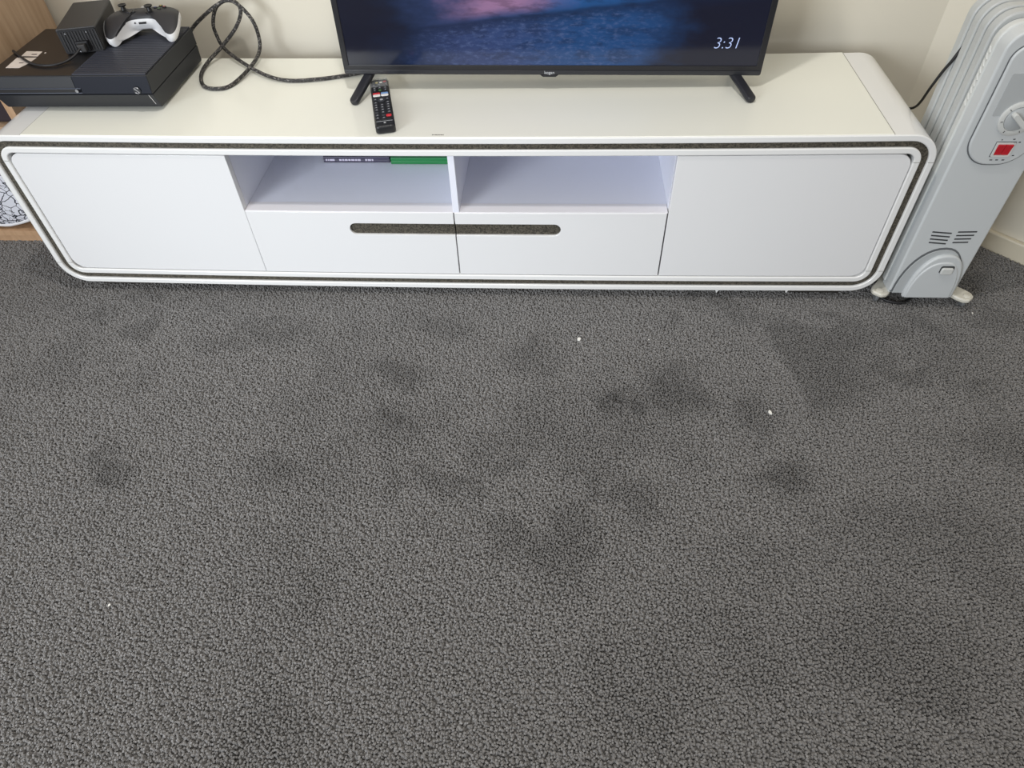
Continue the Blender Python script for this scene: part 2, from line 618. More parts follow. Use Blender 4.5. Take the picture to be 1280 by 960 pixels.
# ------------------------------------------------------------------ carpet pile (uncountable: stuff)
def carpet():
    rng = np.random.default_rng(3)
    sp = 0.0036
    xs = np.arange(-1.75, 1.80, sp)
    ys = np.arange(-1.32, YW - 0.016, sp * 0.92)
    X, Y = np.meshgrid(xs, ys)
    X = X + (np.arange(len(ys)) % 2)[:, None] * sp * 0.5
    X = (X + rng.uniform(-.5, .5, X.shape) * sp * 0.85).ravel()
    Y = (Y + rng.uniform(-.5, .5, Y.shape) * sp * 0.85).ravel()
    NRMc = NRM
    s = (X - CX) * NRM.x + (Y - YW) * NRM.y            # beyond the angled wall?
    keep = s < -0.017
    X, Y = X[keep], Y[keep]
    def vnoise(x, y, f, seed):
        r = np.random.default_rng(seed)
        g = r.uniform(0, 1, (64, 64))
        a, b = x * f + 20, y * f + 20
        i, j = np.floor(a).astype(int), np.floor(b).astype(int)
        u, v = a - i, b - j
        u, v = u * u * (3 - 2 * u), v * v * (3 - 2 * v)
        G = lambda p, q: g[p % 64, q % 64]
        return (G(i, j) * (1 - u) * (1 - v) + G(i + 1, j) * u * (1 - v) + G(i, j + 1) * (1 - u) * v + G(i + 1, j + 1) * u * v)
    n = (vnoise(X, Y, 4.5, 11) + 0.6 * vnoise(X, Y, 10, 12) + 0.4 * vnoise(X, Y, 22, 13)) / 2.0
    # trodden patches where the pile lies the other way (x, y, rx, ry, strength)
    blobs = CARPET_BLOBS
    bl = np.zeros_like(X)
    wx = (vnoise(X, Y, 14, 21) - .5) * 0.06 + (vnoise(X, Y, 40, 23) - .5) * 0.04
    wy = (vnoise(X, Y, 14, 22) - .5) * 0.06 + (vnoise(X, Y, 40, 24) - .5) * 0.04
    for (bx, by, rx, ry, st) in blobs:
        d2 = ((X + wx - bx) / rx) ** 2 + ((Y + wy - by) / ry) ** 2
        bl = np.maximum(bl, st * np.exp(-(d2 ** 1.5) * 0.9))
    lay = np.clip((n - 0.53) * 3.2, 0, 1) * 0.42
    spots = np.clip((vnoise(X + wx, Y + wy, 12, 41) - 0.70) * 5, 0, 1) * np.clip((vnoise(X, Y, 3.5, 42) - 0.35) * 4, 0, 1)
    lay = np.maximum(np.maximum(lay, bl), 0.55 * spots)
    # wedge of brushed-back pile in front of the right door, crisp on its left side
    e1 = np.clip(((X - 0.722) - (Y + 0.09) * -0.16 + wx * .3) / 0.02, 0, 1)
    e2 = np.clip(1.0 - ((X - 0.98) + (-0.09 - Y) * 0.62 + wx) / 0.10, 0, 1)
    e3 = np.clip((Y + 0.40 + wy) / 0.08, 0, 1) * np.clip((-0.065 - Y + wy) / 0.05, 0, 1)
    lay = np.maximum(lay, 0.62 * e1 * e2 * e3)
    tilt = 0.50 - 0.75 * lay
    n0 = len(X)
    ang = 0.65 + rng.normal(0, 0.5, n0) + (vnoise(X, Y, 6, 31) - .5) * 1.2
    tl = tilt + rng.normal(0, 0.16, n0)
    rx = -tl * np.cos(ang)
    ry = tl * np.sin(ang)
    rot = np.stack([rx, ry, rng.uniform(0, 6.28, n0)], 1)
    scl = rng.uniform(0.8, 1.2, n0)
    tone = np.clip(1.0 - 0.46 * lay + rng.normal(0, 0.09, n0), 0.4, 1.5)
    me = bpy.data.meshes.new('carpet_pile')
    me.vertices.add(n0)
    me.vertices.foreach_set('co', np.stack([X, Y, np.full(n0, ZF)], 1).astype(np.float32).ravel())
    a = me.attributes.new('rot', 'FLOAT_VECTOR', 'POINT')
    a.data.foreach_set('vector', rot.astype(np.float32).ravel())
    a = me.attributes.new('scl', 'FLOAT', 'POINT')
    a.data.foreach_set('value', scl.astype(np.float32))
    a = me.attributes.new('tone', 'FLOAT', 'POINT')
    a.data.foreach_set('value', tone.astype(np.float32))
    # material: tone from each tuft
    m = mat('carpet_yarn', rgb(100, 98, 96), 0.95, spec=0.15)
    nt = m.node_tree
    b = nt.nodes['Principled BSDF']
    b.inputs['Sheen Weight'].default_value = 0.35
    b.inputs['Sheen Roughness'].default_value = 0.45
    at = nt.nodes.new('ShaderNodeAttribute')
    at.attribute_type = 'INSTANCER'
    at.attribute_name = 'tone'
    mx = nt.nodes.new('ShaderNodeMix')
    mx.data_type = 'RGBA'
    mx.blend_type = 'MULTIPLY'
    mx.inputs[0].default_value = 1.0
    mx.inputs[6].default_value = CARPET_COLOR
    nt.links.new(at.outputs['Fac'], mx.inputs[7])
    nt.links.new(mx.outputs[2], b.inputs['Base Color'])
    me.materials.append(m)
    o = bpy.data.objects.new('carpet_pile', me)
    COL.objects.link(o)
    tag(o, 'dark grey twist pile carpet covering the whole floor', 'carpet')
    o['kind'] = 'stuff'
    g = bpy.data.node_groups.new('tufts', 'GeometryNodeTree')
    g.interface.new_socket('Geometry', in_out='INPUT', socket_type='NodeSocketGeometry')
    g.interface.new_socket('Geometry', in_out='OUTPUT', socket_type='NodeSocketGeometry')
    N, L = g.nodes.new, g.links.new
    gi, go = N('NodeGroupInput'), N('NodeGroupOutput')
    cone = N('GeometryNodeMeshCone')
    cone.inputs['Vertices'].default_value = 5
    cone.inputs['Side Segments'].default_value = 1
    cone.inputs['Radius Top'].default_value = 0.0016
    cone.inputs['Radius Bottom'].default_value = 0.0023
    cone.inputs['Depth'].default_value = 0.0072
    sm = N('GeometryNodeSetMaterial')
    sm.inputs['Material'].default_value = m
    L(cone.outputs['Mesh'], sm.inputs['Geometry'])
    iop = N('GeometryNodeInstanceOnPoints')
    L(gi.outputs[0], iop.inputs['Points'])
    L(sm.outputs[0], iop.inputs['Instance'])
    def attr(nm, ty):
        n_ = N('GeometryNodeInputNamedAttribute')
        n_.data_type = ty
        n_.inputs['Name'].default_value = nm
        return n_.outputs[0]
    er = N('FunctionNodeEulerToRotation')
    L(attr('rot', 'FLOAT_VECTOR'), er.inputs[0])
    L(er.outputs[0], iop.inputs['Rotation'])
    L(attr('scl', 'FLOAT'), iop.inputs['Scale'])
    L(iop.outputs[0], go.inputs[0])
    md = o.modifiers.new('tufts', 'NODES')
    md.node_group = g
    return o

CARPET_COLOR = rgb(134, 132, 131)
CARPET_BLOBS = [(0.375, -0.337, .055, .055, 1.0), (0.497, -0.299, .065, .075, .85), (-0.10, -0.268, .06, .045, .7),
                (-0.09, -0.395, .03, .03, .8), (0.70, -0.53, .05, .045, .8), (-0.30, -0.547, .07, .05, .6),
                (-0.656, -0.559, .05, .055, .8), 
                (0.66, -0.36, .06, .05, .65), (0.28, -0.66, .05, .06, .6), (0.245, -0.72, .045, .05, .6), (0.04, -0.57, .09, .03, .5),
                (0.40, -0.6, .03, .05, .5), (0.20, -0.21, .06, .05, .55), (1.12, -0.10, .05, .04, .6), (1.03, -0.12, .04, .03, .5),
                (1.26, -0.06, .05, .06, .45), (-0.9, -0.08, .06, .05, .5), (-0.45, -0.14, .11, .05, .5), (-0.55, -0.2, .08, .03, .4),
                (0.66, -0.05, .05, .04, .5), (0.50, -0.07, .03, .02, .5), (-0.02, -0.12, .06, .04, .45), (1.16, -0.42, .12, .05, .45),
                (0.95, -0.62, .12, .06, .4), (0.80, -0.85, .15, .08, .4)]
carpet()

# ------------------------------------------------------------------ TV cabinet
W2, ZB, H, D, T3 = 1.0, 0.0285, 0.4248, 0.3917, 0.0137
SAG = 0.0075
def sag(p):
    return (p[0], p[1], p[2] - SAG * (1 - min(1.0, p[0] * p[0])))
def top_z(x):
    return H + 0.0011 - SAG * (1 - x * x)
def crr(d):
    return rrect(-W2 + d, W2 - d, ZB + d, H - d, 0.06 - d, 10, 40, 8)

cab = thing('tv_cabinet', 'long low white gloss TV cabinet with glass top and dark glitter inlay', 'cabinet', (0, 0.196, 0))
def CB(mb, name, m, parent=None, **k):
    return mb.build(name, m, parent or cab, post=sag, **k)
shell = CB(MB().ring(crr(0), crr(T3), 0.0, D), 'outer_shell', 'white_frame', bevel=0.0022, smooth=True)
CB(MB().ring(crr(T3 - .001), crr(2 * T3 + .001), 0.006, 0.05), 'inlay_band', 'glitter_trim')
CB(MB().ring(crr(2 * T3), crr(3 * T3), 0.0005, 0.07), 'inner_frame', 'white_frame', bevel=0.0022, smooth=True)
# glass plate let into the top
gx = [-0.9014 + 1.8028 * i / 40 for i in range(41)]
gl = [(x, H - 0.0002 - 0.003) for x in gx] + [(x, H + 0.0010) for x in reversed(gx)]
CB(MB().prism(gl, 0.0035, D - 0.001), 'glass_top', 'glass_top', bevel=0.0006, seg=1)
for s_ in (-1, 1):
    CB(MB().box(s_ * 0.9022 - .0007, s_ * 0.9022 + .0007, 0.003, D - .001, H - .002, H + 0.0003), 'top_seam', 'joint_grey')
# joints where the curved corner pieces meet the straight sides
for s_ in (-1, 1):
    for z in (H - 0.060, ZB + 0.060):
        xa, xb = sorted((s_ * (1.0002), s_ * (1 - T3 + .001)))
        CB(MB().box(xa, xb, -0.0003, D, z - 0.0005, z + 0.0005), 'frame_joint', 'joint_grey', shell)
        xa, xb = sorted((s_ * (1 - 2 * T3 - .0005), s_ * (1 - 3 * T3 + .0005)))
        CB(MB().box(xa, xb, 0.0002, 0.02, z - 0.0005, z + 0.0005), 'frame_joint', 'joint_grey', shell)
# carcass
SX0, SX1, DV0, DV1, SH = -0.4716, 0.4856, 0.0078, 0.0222, 0.2453
CB(MB().prism(crr(T3 - .0005), 0.372, 0.386), 'back_panel', 'laminate')
def xbox(x0, x1, y0, y1, z0, z1, n=12):
    xs = [x0 + (x1 - x0) * i / n for i in range(n + 1)]
    return MB().prism([(x, z0) for x in xs] + [(x, z1) for x in reversed(xs)], y0, y1)
CB(xbox(SX0, SX1, 0.040, 0.372, SH - 0.016, SH - .0004), 'shelf', 'laminate')
CB(xbox(SX0 + .0005, SX1 - .0005, 0.004, 0.040, SH - 0.0016, SH + .0002), 'shelf_edge', 'shelf_edge', bevel=0.0006, seg=1)
CB(MB().box(DV0, DV1, 0.004, 0.372, SH, H - 3 * T3 + .002), 'divider', 'laminate', bevel=0.0008, seg=1)
CB(MB().box(SX0 - 0.016, SX0 - .0002, 0.0225, 0.372, ZB + .02, H - .02), 'side_board', 'laminate')
CB(MB().box(SX1 + .0002, SX1 + 0.016, 0.0225, 0.372, ZB + .02, H - .02), 'side_board', 'laminate')
CB(xbox(SX0, SX1, 0.03, 0.372, H - 3 * T3 + .0005, H - T3 - .001), 'shelf_roof', 'laminate')
# doors
di = 3 * T3 + 0.002
DZ0, DZ1 = ZB + di, H - di
CB(MB().prism(rrect(-W2 + di, SX0 - .0003, DZ0, DZ1, (0.028, 0.0, 0.0, 0.028), 8, 10, 1), 0.003, 0.0215), 'door', 'white_lacquer', bevel=0.0009, smooth=True)
CB(MB().prism(rrect(SX1 + .0008, W2 - di, DZ0, DZ1, (0.0, 0.028, 0.028, 0.0), 8, 10, 1), 0.003, 0.0215), 'door', 'white_lacquer', bevel=0.0009, smooth=True)
# drawers with a shared slot grip
SL, SR, SZ0, SZ1, DM = -0.236, 0.2505, 0.184, 0.2142, 0.0090
zc, rr_ = (SZ0 + SZ1) / 2, (SZ1 - SZ0) / 2
DT = SH - 0.0014
arcL = [(SL + rr_ + rr_ * math.cos(math.radians(a)), zc + rr_ * math.sin(math.radians(a))) for a in range(270, 89, -15)]
arcR = [(SR - rr_ + rr_ * math.cos(math.radians(a)), zc + rr_ * math.sin(math.radians(a))) for a in range(-90, 91, 15)]
lx0, lx1 = SX0 + .0003, DM - 0.0012
pl = [(lx0, DZ0), (lx0 * .5, DZ0), (lx1, DZ0), (lx1, SZ0)] + arcL + [(lx1, SZ1), (lx1, DT), (lx0 * .5, DT), (lx0, DT)]
rx0, rx1 = DM + 0.0012, SX1 - .0022
pr = [(rx0, DZ0), (rx1 * .5, DZ0), (rx1, DZ0), (rx1, DT), (rx1 * .5, DT), (rx0, DT), (rx0, SZ1)] + list(reversed(arcR)) + [(rx0, SZ0)]
for pts, ex in ((pl, (SL - .003, lx1)), (pr, (rx0, SR + .003))):
    dr = CB(MB().prism(pts, 0.003, 0.0215), 'drawer', 'white_lacquer', bevel=0.0009, smooth=True)
    CB(xbox(ex[0], ex[1], 0.0085, 0.014, SZ0 - .004, SZ1 + .004, 6), 'grip_recess', 'glitter_trim', dr)
CB(MB().box(-0.46, 0.47, 0.03, 0.034, DZ0 - .01, DT - .02), 'carcass_front', 'dark_foot')
# feet and little brackets under the bottom edge
for x0, x1 in ((-0.93, -0.80), (0.80, 0.93)):
    for y0 in (0.028, 0.31):
        CB(MB().box(x0, x1, y0, y0 + 0.05, 0.0, ZB + 0.001 + SAG * .2), 'foot', 'dark_foot')
CB(MB().box(-0.06, 0.06, 0.18, 0.24, 0.0 + SAG, ZB + .001), 'foot', 'dark_foot')
for x in (0.632, 0.797):
    CB(MB().prism([(x - .007, ZB + .004), (x, ZB - .010), (x + .006, ZB + .004)], 0.004, 0.010), 'bracket', 'white_frame')
# tiny printed line near the front edge of the glass (unreadable in the photograph)
xx = -0.0195
for wd in (0.0022, 0.0016, 0.0030, 0.0028, 0.0018, 0.0024, 0.0016):
    CB(MB().box(xx, xx + wd, 0.0106, 0.0140, H + .0008, H + .0012), 'print_mark', 'print_dark')
    xx += wd + 0.0014

# ------------------------------------------------------------------ game cases in the left bay
def case(x0, x1, y0, y1, th, m, label, rz=0.0):
    zz = SH - SAG * (1 - ((x0 + x1) / 2) ** 2) + 0.0008
    t = thing('game_case', label, 'game case', ((x0 + x1) / 2, (y0 + y1) / 2, zz), rz, 'game cases in the cabinet bay')
    hw, hd = (x1 - x0) / 2, (y1 - y0) / 2
    MB().box(-hw, hw, -hd, hd, 0, th * .46).build('tray', m, t, bevel=.001, local=True)
    MB().box(-hw, hw, -hd, hd, th * .54, th).build('lid', m, t, bevel=.001, local=True)
    MB().box(-hw + .001, hw - .001, -hd + .0006, hd - .002, th * .44, th * .56).build('hinge', m, t, local=True)
    return t, hw, hd
t, hw, hd = case(-0.338, -0.172, 0.2147, 0.345, 0.0150, 'case_dark', 'dark violet game case lying flat, white marks on spine, left of green case')
x = -hw + .006
for wd in (.004, .003, .012, None, .006, .005, .007, .006, .008, .005, .007, None, .005, .008, .004):
    if wd is None:
        x += .010
        continue
    MB().box(x, x + wd, -hd - .0004, -hd + .0005, .0045, .0095).build('spine_mark', 'case_mark', t, local=True)
    x += wd + .0016
case(-0.168, -0.002, 0.2080, 0.340, 0.0165, 'case_green', 'green plastic game case lying flat against the centre divider')

# ------------------------------------------------------------------ television
TVX, TVY, TVZ = 0.2178, 0.213, 0.4525
tv = thing('television', 'flat screen television showing dusk surf and a clock, on two splayed legs', 'television', (TVX, TVY, TVZ))
TILT = -0.0090
def tvl(p):            # slight lean to the right, pivot at the bottom centre
    return (p[0] * math.cos(TILT) - p[2] * math.sin(TILT), p[1], p[0] * math.sin(TILT) + p[2] * math.cos(TILT))
HWv, HTv = 0.4565, 0.535
def TB(mb, name, m, parent=None, **k):
    return mb.build(name, m, parent or tv, post=tvl, local=True, **k)
O_ = rrect(-HWv, HWv, 0.0, HTv, 0.004, 3)
I_ = rrect(-HWv + .0125, HWv - .0125, 0.0205, HTv - .0125, 0.001, 3)
TB(MB().ring(O_, I_, 0.0, 0.012), 'bezel', 'tv_plastic', bevel=0.0012)
TB(MB().prism(rrect(-HWv + .001, HWv - .001, 0.001, HTv - .001, .004, 3), 0.0115, 0.030), 'back_shell', 'tv_plastic', bevel=0.003)
TB(MB().box(-0.36, 0.36, 0.028, 0.062, 0.02, 0.30), 'rear_housing', 'tv_plastic', bevel=0.008)
TB(MB().box(-HWv + .002, HWv - .002, -0.0018, 0.0015, 0.0020, 0.0105), 'lower_lip', 'tv_gloss', bevel=0.0008)
TB(MB().prism([(-.020, 0.001), (-.014, -0.0035), (.014, -0.0035), (.020, 0.001)], -0.0016, 0.008), 'logo_tab', 'tv_plastic')
mat_screen(-HWv + .0125, HWv - .0125, 0.0205, HTv - .0125)
scr = TB(MB().box(-HWv + .012, HWv - .012, 0.0022, 0.011, 0.0200, HTv - .012), 'screen', 'tv_screen')
RX = Matrix.Rotation(math.radians(90), 4, 'X')
RT = Matrix.Rotation(-TILT, 4, 'Y')
text_mesh('clock_digits', '3:31', 0.0330, 'clock_white', scr, RT @ Matrix.Translation((0.3720, 0.0019, 0.0660)) @ RX, shear=0.16, offset=-0.0007)
text_mesh('logo', 'kogan', 0.0095, 'logo_grey', tv, RT @ Matrix.Translation((0.0, -0.0022, 0.0060)) @ RX)
# legs: each an inverted V, front and rear foot
def tv_leg(xt, xf, zt, sgn):
    mb = MB()
    prof = rrect(-.0105, .0105, -.0055, .0055, .004, 3)
    for yf in (-0.072, 0.140):
        a = Vector((xt, 0.018, zt))
        zfoot = top_z(TVX + xf) - TVZ + 0.0062
        b = Vector((xf, yf, zfoot))
        d = (b - a).normalized()
        side = Vector((1, 0, 0))
        side = (side - d * side.dot(d)).normalized()
        nr = d.cross(side)
        n = len(prof)
        secs = []
        for t_, sc in ((0.0, 1.0), (0.5, 1.0), (0.93, .98), (0.98, .8), (1.0, .45)):
            c = a.lerp(b, t_)
            secs.append([c + side * (q[0] * sc) + nr * q[1] for q in prof])
        V = [p for s_ in secs for p in s_]
        Fs = [tuple(range(n))[::-1], tuple(range((len(secs) - 1) * n, len(secs) * n))]
        for i in range(len(secs) - 1):
            for k in range(n):
                k2 = (k + 1) % n
                Fs.append((i * n + k, i * n + k2, (i + 1) * n + k2, (i + 1) * n + k))
        mb.add(V, Fs)
    mb.box(xt - .014, xt + .014, 0.010, 0.030, zt - .004, zt + .012)
    return mb.build('leg', 'tv_leg', tv, local=True, smooth=True)
tv_leg(-0.4000, -0.4285, 0.0035, -1)
tv_leg(0.400, 0.4310, -0.0025, 1)

# ------------------------------------------------------------------ remote control
rem = thing('remote_control', 'black remote control with red and blue keys, lying on the glass top', 'remote control',
            (-0.1425, 0.1240, top_z(-0.147) + 0.0006), math.radians(14.2))
RL, RW = 0.1120, 0.0208
MB().prism(rrect(-RW, RW, -RL, RL, .008, 5), 0.0, 0.017, 'z').build('body', 'remote_black', rem, local=True, bevel=.0035, seg=3, smooth=True)
MB().prism(rrect(-RW + .003, RW - .003, -RL + .026, RL - .006, .005, 5), 0.0165, 0.0176, 'z').build('face_plate', 'remote_black', rem, local=True, bevel=.0004, seg=1)
MB().box(-RW + .004, RW - .004, -RL + .0215, -RL + .0225, 0.0166, 0.0174).build('seam', 'remote_mark', rem, local=True)
def key(u, v, w, h, m, mark=None):
    """u -1..1 across, v 0 (top) .. 1 (bottom)"""
    x, y = u * RW, RL - v * 2 * RL
    k = MB().prism(rrect(x - w / 2, x + w / 2, y - h / 2, y + h / 2, min(w, h) * .3, 3), 0.0172, 0.0190, 'z').build('button', m, rem, local=True, bevel=.0004, seg=1)
    if mark:
        MB().box(x - w * .22, x + w * .22, y - h * .15, y + h * .15, 0.0188, 0.0192).build('mark', mark, k, local=True)
    return k
key(-.25, .085, .006, .005, 'btn_yellow', 'remote_white'); key(.2, .085, .006, .005, 'remote_white', 'btn_yellow'); key(.62, .07, .007, .005, 'remote_red')
key(-.6, .15, .005, .004, 'remote_btn', 'remote_mark'); key(0, .14, .006, .004, 'remote_btn', 'remote_mark'); key(.55, .15, .005, .004, 'remote_btn')
key(-.55, .215, .007, .005, 'remote_btn', 'remote_mark'); key(0, .21, .007, .005, 'remote_btn', 'remote_mark'); key(.58, .215, .007, .005, 'remote_btn', 'remote_mark')
key(-.55, .258, .006, .005, 'remote_btn', 'remote_mark'); key(0, .262, .006, .005, 'btn_green'); key(.58, .258, .006, .005, 'remote_btn', 'remote_mark')
for u_, top in ((-.42, 'remote_red'), (.42, 'remote_blue')):
    key(u_, .337, .0160, .0085, top)
    key(u_, .374, .0160, .0085, 'remote_white')
nav = MB().lathe([(0.0085, .0172), (0.0085, .0186), (0.0075, .0190)], (0, RL - .475 * 2 * RL, 0)).build('navigation_pad', 'remote_btn', rem, local=True, smooth=True)
MB().lathe([(0.0034, .0188), (0.0034, .0194)], (0, RL - .475 * 2 * RL, 0)).build('mark', 'remote_mark', nav, local=True)
for v in (.46, .53, .58, .63, .68, .735, .79, .845):
    for u_ in (-.62, 0, .62):
        if abs(u_) < .1 and v < .55:
            continue
        if v > .78 and u_ > .3:
            continue
        key(u_, v, .0075, .0055, 'remote_btn', 'remote_mark' if random.random() < .75 else None)
key(.52, .805, .011, .009, 'remote_red')
MB().box(-.0020, .0025, -RL + .0125, -RL + .0165, .0169, .0174).build('logo', 'remote_mark', rem, local=True)
MB().box(.0105, .0150, -RL + .0095, -RL + .0115, .0169, .0174).build('logo', 'remote_btn', rem, local=True)
mb = MB()
nx, ny = 12, 12
V, Fs = [], []
for j in range(ny + 1):
    for i in range(nx + 1):
        u_, v_ = -1.06 + 2.12 * i / nx, j / ny
        e = max(0, abs(u_) - .9) * 0.05
        V.append((u_ * RW, RL + .0015 - v_ * .047, .0202 - e - (0.012 if j == 0 else 0) + random.uniform(-.0007, .0007)))
for j in range(ny):
    for i in range(nx):
        a = j * (nx + 1) + i
        Fs.append((a, a + 1, a + nx + 2, a + nx + 1))
mb.add(V, Fs).build('plastic_wrap', 'plastic_wrap', rem, local=True)['label'] = 'clear crinkled plastic wrap'

# ------------------------------------------------------------------ game console
KX0, KX1, KY0, KY1, KZ = -0.992, -0.632, 0.104, 0.364, H
KT = 0.5038
con = thing('game_console', 'black flat game console with disc slot and ribbed vent, on the left end', 'game console', ((KX0 + KX1) / 2, (KY0 + KY1) / 2, H))
zlow = top_z(-0.8) - 0.0
body = MB().prism([(KY0 + .015, zlow + .0055), (KY0 - .004, 0.4640), (KY1, .4640), (KY1 - .004, zlow + .0055)], KX0 + .002, KX1, 'x').build('lower_body', 'console_matte', con, bevel=.002)
up = MB().prism([(KY0 - .003, .4655), (KY0 + .001, KT - .001), (KY1, KT - .001), (KY1, .4655)], KX0, KX1, 'x').build('upper_body', 'console_matte', con, bevel=.0015)
MB().box(KX0 + .004, KX1 - .004, KY0 + .003, KY1 - .004, .4635, .4660).build('waist_gap', 'console_gloss', con)
KS = -0.7985
MB().box(KX0 + .001, KS, KY0 + .002, KY1 - .001, KT - .0015, KT).build('top_panel', 'console_gloss', up, bevel=.0006, seg=1)
mb = MB()
y = KY0 + .004
while y < KY1 - .004:
    mb.box(KS + .002, KX1 - .003, y, y + .0034, KT - .0012, KT + .0024)
    y += .0066
MB().box(KS + .001, KX1 - .002, KY0 + .003, KY1 - .003, KT - .0016, KT - .0006).build('vent_bed', 'vent_gap', up)
g = mb.build('vent_ribs', 'console_rib', up)
g['kind'] = 'stuff'
# front fascia
def fascia(x0, x1, z0, z1, m, name, parent):
    def yy(z):
        return KY0 - .003 + (z - .4655) / (KT - .4665) * .004
    return MB().prism([(yy(z0) - .0012, z0), (yy(z1) - .0012, z1), (yy(z1) + .003, z1), (yy(z0) + .003, z0)], x0, x1, 'x').build(name, m, parent)
fascia(KS + .0005, KX1 - .001, .4665, KT - .002, 'console_front', 'front_panel', up)
fascia(KX0 + .001, KS - .0005, .4790, KT - .002, 'console_matte', 'front_panel', up)
fascia(KX0 + .001, KS + .012, .4690, .4780, 'console_gloss', 'disc_slot', up)
for z in (.4682, .4776):
    MB().box(KX0 + .001, KS + .012, KY0 - .0052, KY0 - .003, z, z + .0012).build('slot_trim', 'slot_trim', up)
MB().lathe([(.0036, 0), (.0036, .0012)], (KS + .002, KY0 - .0062, .4734), 'y', 16).build('eject_button', 'silver', up)
PBX, PBZ = -0.6625, .4740
pb = MB().lathe([(.0082, 0), (.0078, -.0016)], (PBX, KY0 - .0042, PBZ), 'y', 24).build('power_button', 'console_matte', up)
for a0 in (35, 215):
    MB().tube([(PBX + .0062 * math.cos(math.radians(a)), KY0 - .0062, PBZ + .0062 * math.sin(math.radians(a))) for a in range(a0, a0 + 111, 10)], .0009, 6).build('logo_arc', 'silver', pb)
MB().tube([(PBX - .0050, KY0 - .0062, PBZ + .0042), (PBX, KY0 - .0062, PBZ), (PBX + .0044, KY0 - .0062, PBZ - .0050)], .0010, 6).build('logo_stroke', 'silver', pb)
MB().tube([(KX1 - .010, KY0 - .0038, .4635), (KX1 - .010, KY0 + .0100, .4375)], .0010, 6).build('edge_seam', 'silver', body)  # silver line for the vertical seam near the right end
for fx in (KX0 + .08, KX1 - .03):
    for fy in (KY0 + .04, KY1 - .03):
        MB().lathe([(.010, top_z(fx) + .0004), (.010, zlow + .007)], (fx, fy, 0)).build('foot', 'dark_foot', con)
# stickers on the top panel, corners on the console's top
def plate(P, z, th):
    mb = MB()
    n = len(P)
    mb.add([(q[0], q[1], z) for q in P] + [(q[0], q[1], z + th) for q in P],
           [tuple(range(n)), tuple(range(2 * n - 1, n - 1, -1))] + [(i, (i + 1) % n, (i + 1) % n + n, i + n) for i in range(n)])
    return mb
st = plate([(-0.9644, .2071), (-0.9251, .2043), (-0.9278, .2302), (-0.9666, .2331)], KT, .0004).build('sticker', 'sticker', up)
plate([(-0.944, .212), (-0.932, .212), (-0.932, .217), (-0.944, .217)], KT + .0003, .0003).build('print_mark', 'sticker_print', st)
st = plate([(-0.9662, .1455), (-0.9344, .1442), (-0.926, .1686), (-0.9235, .1979), (-0.9695, .1978)], KT, .0004).build('sticker', 'sticker', up)
plate([(-0.949, .168), (-0.939, .168), (-0.939, .172), (-0.949, .172)], KT + .0003, .0003).build('print_mark', 'sticker_print', st)
MB().lathe([(.0022, 0), (.0022, .0005)], (-0.917, .223, KT), 'z', 12).build('sticker', 'sticker', up)

# ------------------------------------------------------------------ power adapter standing on the console
adp = thing('power_adapter', 'black boxy power adapter with ribbed end, standing on the game console', 'power adapter', (-0.8190, 0.2187, KT + .0004), 0.25)
AW, AD, AH = .0420, .170, .0535
MB().prism(rrect(-AW, AW, 0.0, AH, .004, 3), 0.003, AD).build('housing', 'adapter_black', adp, local=True, bevel=.002)
end = MB().prism(rrect(-AW + .003, AW - .003, 0.002, AH - .003, .003, 3), 0.0, 0.004).build('end_panel', 'adapter_dark', adp, local=True)
mb = MB()
for i in range(13):
    x = -AW + .008 + i * .0060
    mb.box(x, x + .0022, -.0016, .001, .006, AH - .006)
r_ = mb.build('vent_ribs', 'adapter_black', end, local=True)
r_['kind'] = 'stuff'
MB().box(-.010, .016, -.010, .001, .006, .028).build('socket', 'adapter_dark', adp, local=True, bevel=.002)
MB().box(-.006, .011, -.020, -.008, .009, .025).build('plug', 'adapter_black', adp, local=True, bevel=.002)
for x in (-.024, .020):
    MB().lathe([(.0016, -.0020), (.0016, .0005)], (x, 0, .044), 'y', 10).build('screw', 'silver', end, local=True)
MB().box(-.0035, -.0005, -.0206, -.0196, .011, .018).build('plug_mark', 'silver', adp, local=True)

# cable from the adapter, curling over the console's left edge
path = [(-0.8155, 0.198, KT + .017), (-0.825, 0.184, KT + .009), (-0.838, 0.168, KT + .0040), (-0.854, 0.1525, KT + .0035), (-0.8845, 0.149, KT + .0035),
        (-0.917, 0.162, KT + .0040), (-0.9495, 0.187, KT + .0045), (-0.975, 0.210, KT + .005), (-1.003, 0.240, KT - .004), (-1.0075, 0.265, KT - .05)]
tag(MB().tube(smooth_path(path), .0028, 8).build('adapter_cable', 'cable_black', smooth='all'),
    'thin black cable curling from the power adapter past two white stickers', 'cable')

